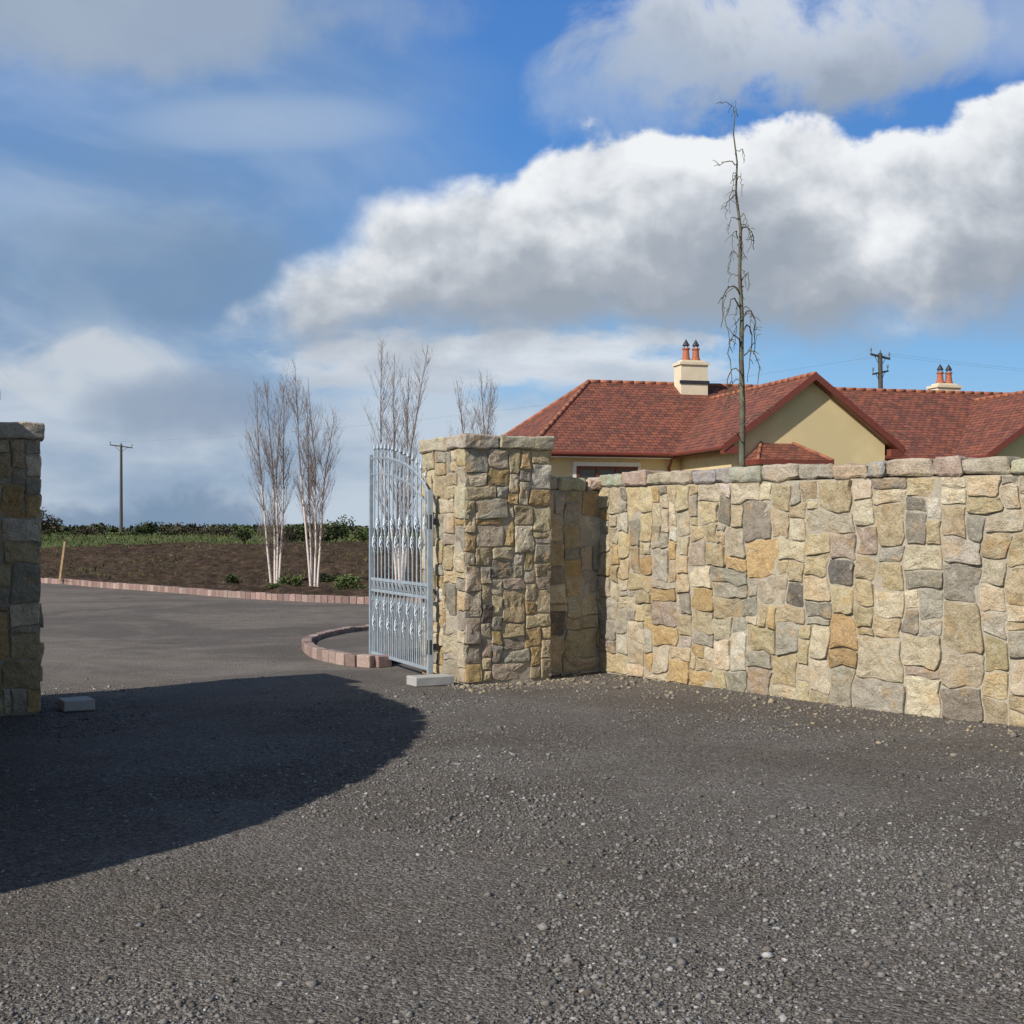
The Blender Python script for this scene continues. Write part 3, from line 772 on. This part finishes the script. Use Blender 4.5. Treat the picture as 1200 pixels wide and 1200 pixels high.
    for a, b in (((0, 0), (c1-h1, 0)), ((c1+h1, 0), (c2-h2, 0)), ((c2+h2, 0), (RE, 0)), ((0, 0), (0, 9)), ((c1-h1, f1, ), (c1-h1, 0)), ((c1+h1, f1), (c1+h1, 0)), ((c2-h2, f2), (c2-h2, 0))):
        sa = Vector((b[0]-a[0], b[1]-a[1], 0)).normalized(); o = Vector((sa.y, -sa.x, 0))
        if a == (0, 0) and b == (0, 9): o = Vector((-1, 0, 0))
        if a[0] == c1+h1 and b[0] == c1+h1: o = Vector((1, 0, 0))
        if a[0] == b[0] and a[0] in (c1-h1, c2-h2): o = Vector((-1, 0, 0))
        bar((a[0]-o.x*.03, a[1]-o.y*.03, zf), (b[0]-o.x*.03, b[1]-o.y*.03, zf), .015, .075)
        gut((a[0]+o.x*.05, a[1]+o.y*.05, zf+.03), (b[0]+o.x*.05, b[1]+o.y*.05, zf+.03))
    for c, h, f, z in ((c1, h1, f1, z1), (c2, h2, f2, z2)):
        for s in (-1, 1):
            bar((c, f-.02, z-.06), (c+s*(h+.05), f-.02, ZE-.06), .022, .11)
            bar((c, f+.15, z-.15), (c+s*h, f+.15, ZE-.15), .14, .012, 0)
            mb.box(W(c+s*(h-.16), f+.1, ZE-.13), X*.22, Y*.12, Vector((0, 0, .10)), 0)
    bar((bc-bw, b1-.02, bz0-.06), (bc+bw, b1-.02, bz0-.06), .03, .07); bar((bc-bw, b1, bz0-.06), (bc-bw, b0, bz0-.06), .03, .07); bar((bc+bw, b1, bz0-.06), (bc+bw, b0, bz0-.06), .03, .07)
    mb.box(W((c1-h1)/2+.1, EV/2, ZE-.17), X*((c1-h1)/2-.12), Y*(EV/2), Vector((0, 0, .012)), 1)
    mb.box(W((c1+h1+c2-h2)/2, EV/2, ZE-.17), X*((c2-h2-c1-h1)/2-.02), Y*(EV/2), Vector((0, 0, .012)), 1)
    mb.build('fascias_and_gutters', [M_FASC, M_WHITE], False, root)
    mb = MB()
    for a, b in ((c1-h1-.02, .15), (c1+h1+.3, .15)):
        mb.tube([W(a, -.05, ZE-.1), W(a, .1, ZE-.25), W(a, .28, ZE-.45), W(a, .28, .8)], .045, 8)
    mb.build('downpipes', [M_FASC], True, root)
    mb = MB()
    def win(a, b, w, z0, z1_, nm=3):
        mb.box(W(a, b-.004, (z0+z1_)/2), X*(w/2), Y*.02, Vector((0, 0, (z1_-z0)/2)), 1)
        for k in range(nm+1):
            aa = a-w/2+w*k/nm; mb.box(W(aa, b-.035, (z0+z1_)/2), X*.045, Y*.03, Vector((0, 0, (z1_-z0)/2+.04)), 0)
        for zz in (z0, z1_, z0+(z1_-z0)*.68): mb.box(W(a, b-.03, zz), X*(w/2), Y*.022, Vector((0, 0, .05)), 0)
        mb.box(W(a, b-.03, z1_+.12), X*(w/2+.14), Y*.04, Vector((0, 0, .065)), 2)
        for s in (-1, 1): mb.box(W(a+s*(w/2+.1), b-.03, (z0+z1_)/2), X*.05, Y*.035, Vector((0, 0, (z1_-z0)/2+.05)), 2)
    win(2.65, EV, 1.9, 2.35, 3.58); win(12.6, EV, 1.8, 2.35, 3.55); win(c2, f2+.3, 2.0, 2.35, 3.6); win(bc, b1+.15, 1.6, 2.3, 3.40)
    mb.build('windows', [M_WOODW, M_GLASS, M_WHITE], False, root)
    def chim(nm, a, b, z0, zt, w, pots):
        mb = MB(); mb.box(W(a, b, (z0+zt)/2), X*(w/2), Y*.32, Vector((0, 0, (zt-z0)/2)), 0)
        mb.box(W(a, b, zt+.045), X*(w/2+.05), Y*.37, Vector((0, 0, .045)), 0); mb.box(W(a, b, zt+.13), X*(w/2-.08), Y*.24, Vector((0, 0, .04)), 0)
        mb.box(W(a, b-.33, z0+.72), X*(w/2+.05), Y*.02, Vector((0, 0, .06)), 2)
        for k in range(pots):
            q = a+(k-(pots-1)/2)*.36; z = zt+.17
            mb.tube([W(q, b, z), W(q, b, z+.08), W(q, b, z+.1), W(q, b, z+.36), W(q, b, z+.38), W(q, b, z+.43)], [.15, .15, .125, .105, .135, .135], 12, 1)
            for s in range(4):
                an = s*math.pi/2+.5; mb.tube([W(q+.09*math.cos(an), b+.09*math.sin(an), z+.42), W(q+.09*math.cos(an), b+.09*math.sin(an), z+.52)], .012, 4, 2)
            mb.tube([W(q, b, z+.51), W(q, b, z+.52), W(q, b, z+.74)], [.11, .13, .006], 12, 2)
        mb.build(nm, [M_CREAM, M_POT, M_COWL], False, root)
    chim('chimney', 7.0, 4.1, 6.0, 7.32, .98, 2)
    chim('chimney_2', 17.6, 5.2, 5.5, 6.95, .95, 2)
house()

# ------------------------------------------------------------------ camera, sun, sky
cam = bpy.data.cameras.new('camera'); co = bpy.data.objects.new('camera', cam); scene.collection.objects.link(co)
co.location = (0, 0, HC); co.rotation_euler = (math.radians(90), 0, 0); cam.lens = 46.8; cam.sensor_width = 36; cam.shift_y = 22/1200; cam.clip_end = 6000
scene.camera = co
EL = math.radians(36); az = Vector((-.72, -.69)).normalized()
sun = bpy.data.lights.new('sun', 'SUN'); sun.energy = 5.0; sun.angle = math.radians(.55); sun.color = (1, .93, .82)
so = bpy.data.objects.new('sun', sun); scene.collection.objects.link(so)
sd = Vector((az.x*math.cos(EL), az.y*math.cos(EL), math.sin(EL))); so.rotation_euler = sd.to_track_quat('Z', 'Y').to_euler()

world = bpy.data.worlds.new('World'); scene.world = world; world.use_nodes = True
try: world.cycles.sampling_method = 'NONE'
except Exception: pass
N = NT(world.node_tree)
sky = N.n('ShaderNodeTexSky', sky_type='NISHITA'); sky.sun_disc = False; sky.sun_elevation = EL; sky.sun_rotation = math.atan2(az.x, az.y)
sky.air_density = 1.0; sky.dust_density = .6; sky.ozone_density = 2.0
g = N.n('ShaderNodeTexCoord').outputs['Generated']; sp = N.n('ShaderNodeSeparateXYZ'); N.l(g, sp.inputs[0])
yc = N.m('MAXIMUM', sp.outputs[1], .15)
U = N.m('DIVIDE', sp.outputs[0], yc); V = N.m('DIVIDE', sp.outputs[2], yc)
s = N.m('MULTIPLY_ADD', U, 1.3, .5); t = N.m('MULTIPLY_ADD', V, -1.3, .5183)
front = N.mr(sp.outputs[1], .45, .75)
vec = N.comb(s, t); 
S = .1
def C(r_, g_, b_): return (r_/S, g_/S, b_/S)
base = N.ramp(N.m('MULTIPLY', t, 1.8), [(0, (.075, .22, .58)), (.35, (.10, .285, .66)), (.65, (.25, .50, .80)), (.82, (.40, .61, .83)), (.95, (.52, .66, .79))])
vm = N.n('ShaderNodeVectorMath', operation='SCALE'); N.l(base, vm.inputs[0]); vm.inputs['Scale'].default_value = 1/S
col = vm.outputs[0]
# left veil / stratus
vst = N.comb(N.m('ADD', N.m('MULTIPLY', s, .9), N.m('MULTIPLY', t, .5)), N.m('SUBTRACT', N.m('MULTIPLY', t, 2.0), N.m('MULTIPLY', s, .7)), 3.3)
na = N.noise(vst, 3.0, 6, .55, .4); nb_ = N.noise(vst, 1.6, 4, .5, .3); nc = N.noise(vec, 5, 6, .55, .2)
veil = N.mix(N.mr(na, .38, .68), C(.19, .31, .50), C(.40, .50, .63))
mv = N.m('MULTIPLY', N.mr(N.m('ADD', s, N.m('MULTIPLY', N.m('SUBTRACT', nb_, .5), .7)), .16, .52, 1, 0), N.mr(nb_, .30, .55, .55, .95))
col = N.mix(mv, col, veil)
def blob(cs, ct, rs, rt):
    a = N.m('DIVIDE', N.m('SUBTRACT', s, cs), rs); b = N.m('DIVIDE', N.m('SUBTRACT', t, ct), rt)
    return N.m('ADD', N.m('MULTIPLY', a, a), N.m('MULTIPLY', b, b))
def blobmask(cs, ct, rs, rt, nz, amp, soft=.9):
    d = N.m('ADD', blob(cs, ct, rs, rt), N.m('MULTIPLY', N.m('SUBTRACT', nz, .5), amp)); return N.mr(d, 1-soft, 1.0+soft*.3, 1, 0)
nd_ = N.noise(vec, 7, 7, .6, .3)
col = N.mix(N.m('MULTIPLY', blobmask(.17, .0, .26, .075, nc, 4, .9), .75), col, C(.36, .43, .53))
hs = N.m('ADD', N.m('MULTIPLY', N.m('SUBTRACT', nd_, .5), 2.2), N.m('MULTIPLY', N.m('SUBTRACT', t, .045), -7.0))
hi = N.ramp(N.m('ADD', hs, .5), [(.1, (3.3, 3.9, 4.8)), (.5, (4.7, 5.3, 6.2)), (.9, (7.0, 7.4, 7.9))])
col = N.mix(N.m('MULTIPLY', blobmask(.76, .045, .20, .085, nd_, 4.4, .8), .95), col, hi)
col = N.mix(N.m('MULTIPLY', blobmask(.61, .09, .11, .06, nd_, 4.2, 1), .55), col, C(.42, .52, .68))
col = N.mix(N.m('MULTIPLY', blobmask(1.0, .02, .10, .06, nc, 3.2, 1), .55), col, C(.50, .58, .70))
col = N.mix(N.m('MULTIPLY', blobmask(.27, .12, .16, .03, na, 4.0, 1), .5), col, C(.42, .53, .69))
col = N.mix(N.m('MULTIPLY', blobmask(.08, .26, .22, .065, nc, 3.0, 1), .6), col, C(.18, .28, .43))
# streaky bright break in the sheet, lower left
n7 = N.noise(vst, 6.0, 6, .6, .8)
col = N.mix(N.m('MULTIPLY', blobmask(.09, .365, .10, .040, n7, 5, 1), .85), col, C(.60, .64, .69))
# low bank near the horizon
lowv = N.comb(N.m('MULTIPLY', s, 1.0), N.m('MULTIPLY', t, 2.6), 8.1); nl = N.noise(lowv, 4, 6, .55, .3)
lowc = N.mix(N.mr(nl, .35, .62), C(.31, .41, .54), C(.55, .62, .70))
ml = N.m('MULTIPLY', N.mr(N.m('ADD', t, N.m('MULTIPLY', N.m('SUBTRACT', nl, .5), .22)), .34, .43), N.mr(N.m('ADD', s, N.m('MULTIPLY', N.m('SUBTRACT', nc, .5), .3)), .66, .82, 1, .0))
col = N.mix(N.m('MULTIPLY', ml, .85), col, lowc)
n5 = N.noise(lowv, 9, 6, .55, .2)
lc2 = N.ramp(N.m('ADD', N.m('MULTIPLY', N.m('SUBTRACT', t, .335), 9.0), N.m('MULTIPLY', N.m('SUBTRACT', n5, .5), -2.4)), [(.0, (7.4, 7.7, 8.1)), (.45, (5.6, 6.1, 6.8)), (1, (3.9, 4.5, 5.5))])
col = N.mix(N.m('MULTIPLY', blobmask(.50, .352, .27, .034, n5, 4.2, .7), .9), col, lc2)
col = N.mix(N.m('MULTIPLY', blobmask(.19, .40, .11, .038, nc, 3.2, 1), .75), col, C(.24, .32, .45))
ml2 = N.m('MULTIPLY', N.mr(N.m('ADD', t, N.m('MULTIPLY', N.m('SUBTRACT', nd_, .5), .11)), .482, .505), N.mr(N.m('ADD', s, N.m('MULTIPLY', N.m('SUBTRACT', nc, .5), .5)), .26, .32, 1, 0))
col = N.mix(N.m('MULTIPLY', ml2, .75), col, C(.17, .26, .39))
# main cumulus
T = N.curve(s, [(0, .40), (.15, .36), (.22, .30), (.27, .245), (.30, .218), (.35, .188), (.39, .160), (.43, .157), (.49, .156), (.53, .124), (.58, .120), (.63, .102), (.69, .108), (.75, .114), (.80, .119), (.86, .140), (.91, .118), (1.0, .080)])
B = N.curve(s, [(0, .30), (.2, .318), (.30, .335), (.45, .338), (.6, .335), (.8, .335), (.92, .328), (1.0, .325)])
def cden(dx, dy, full):
    v = N.comb(N.m('ADD', s, dx), N.m('MULTIPLY', N.m('ADD', t, dy), 1.15), 1.4)
    f = N.noise(v, 9, 7 if full else 5, .56, .15)
    nv_ = N.n('ShaderNodeTexVoronoi', feature='SMOOTH_F1'); N.l(v, nv_.inputs['Vector']); nv_.inputs['Scale'].default_value = 15; nv_.inputs['Smoothness'].default_value = .8
    return f, nv_.outputs['Distance'], v
f0, v0_, vv = cden(0, 0, True); f1_, v1_, _ = cden(-.012, -.016, False); b0_ = N.noise(vv, 3.6, 4, .5); b2_ = N.noise(vv, 8, 4, .55)
wob = N.m('ADD', N.m('MULTIPLY', N.m('SUBTRACT', f0, .5), .115), N.m('MULTIPLY', N.m('SUBTRACT', .35, v0_), .045))
dT = N.m('ADD', N.m('SUBTRACT', t, T), wob)
edge = N.mr(s, .25, .6, .06, .014)
mT = N.mr(N.m('DIVIDE', dT, edge), 0, 1)
mB = N.mr(N.m('ADD', N.m('SUBTRACT', B, t), N.m('MULTIPLY', N.m('SUBTRACT', f0, .5), .12)), -.02, .05)
relief = N.m('ADD', N.m('MULTIPLY', N.m('SUBTRACT', f0, f1_), 1.7), N.m('MULTIPLY', N.m('SUBTRACT', v1_, v0_), .55))
depth = N.m('ADD', N.m('DIVIDE', dT, .19), N.m('MULTIPLY', N.m('SUBTRACT', b0_, .5), -1.7))
depth = N.m('ADD', depth, N.m('MULTIPLY', N.m('SUBTRACT', b2_, .5), -1.1))
depth = N.m('SUBTRACT', depth, relief)
cc_ = N.ramp(depth, [(.0, (.88, .90, .92)), (.22, (.75, .78, .82)), (.45, (.56, .60, .65)), (.70, (.41, .45, .51)), (1.0, (.33, .38, .45))])
vm2 = N.n('ShaderNodeVectorMath', operation='SCALE'); N.l(cc_, vm2.inputs[0]); vm2.inputs['Scale'].default_value = 1/S
col = N.mix(N.m('MULTIPLY', mT, mB), col, vm2.outputs[0])
bg = N.n('ShaderNodeBackground'); N.l(col, bg.inputs[0]); bg.inputs[1].default_value = S
bg0 = N.n('ShaderNodeBackground'); N.l(sky.outputs[0], bg0.inputs[0]); bg0.inputs[1].default_value = S
mx = N.n('ShaderNodeMixShader'); N.l(front, mx.inputs[0]); N.l(bg0.outputs[0], mx.inputs[1]); N.l(bg.outputs[0], mx.inputs[2])
wo = N.n('ShaderNodeOutputWorld'); N.l(mx.outputs[0], wo.inputs[0])

scene.view_settings.view_transform = 'Standard'; scene.view_settings.look = 'None'; scene.view_settings.exposure = 0; scene.view_settings.gamma = 1
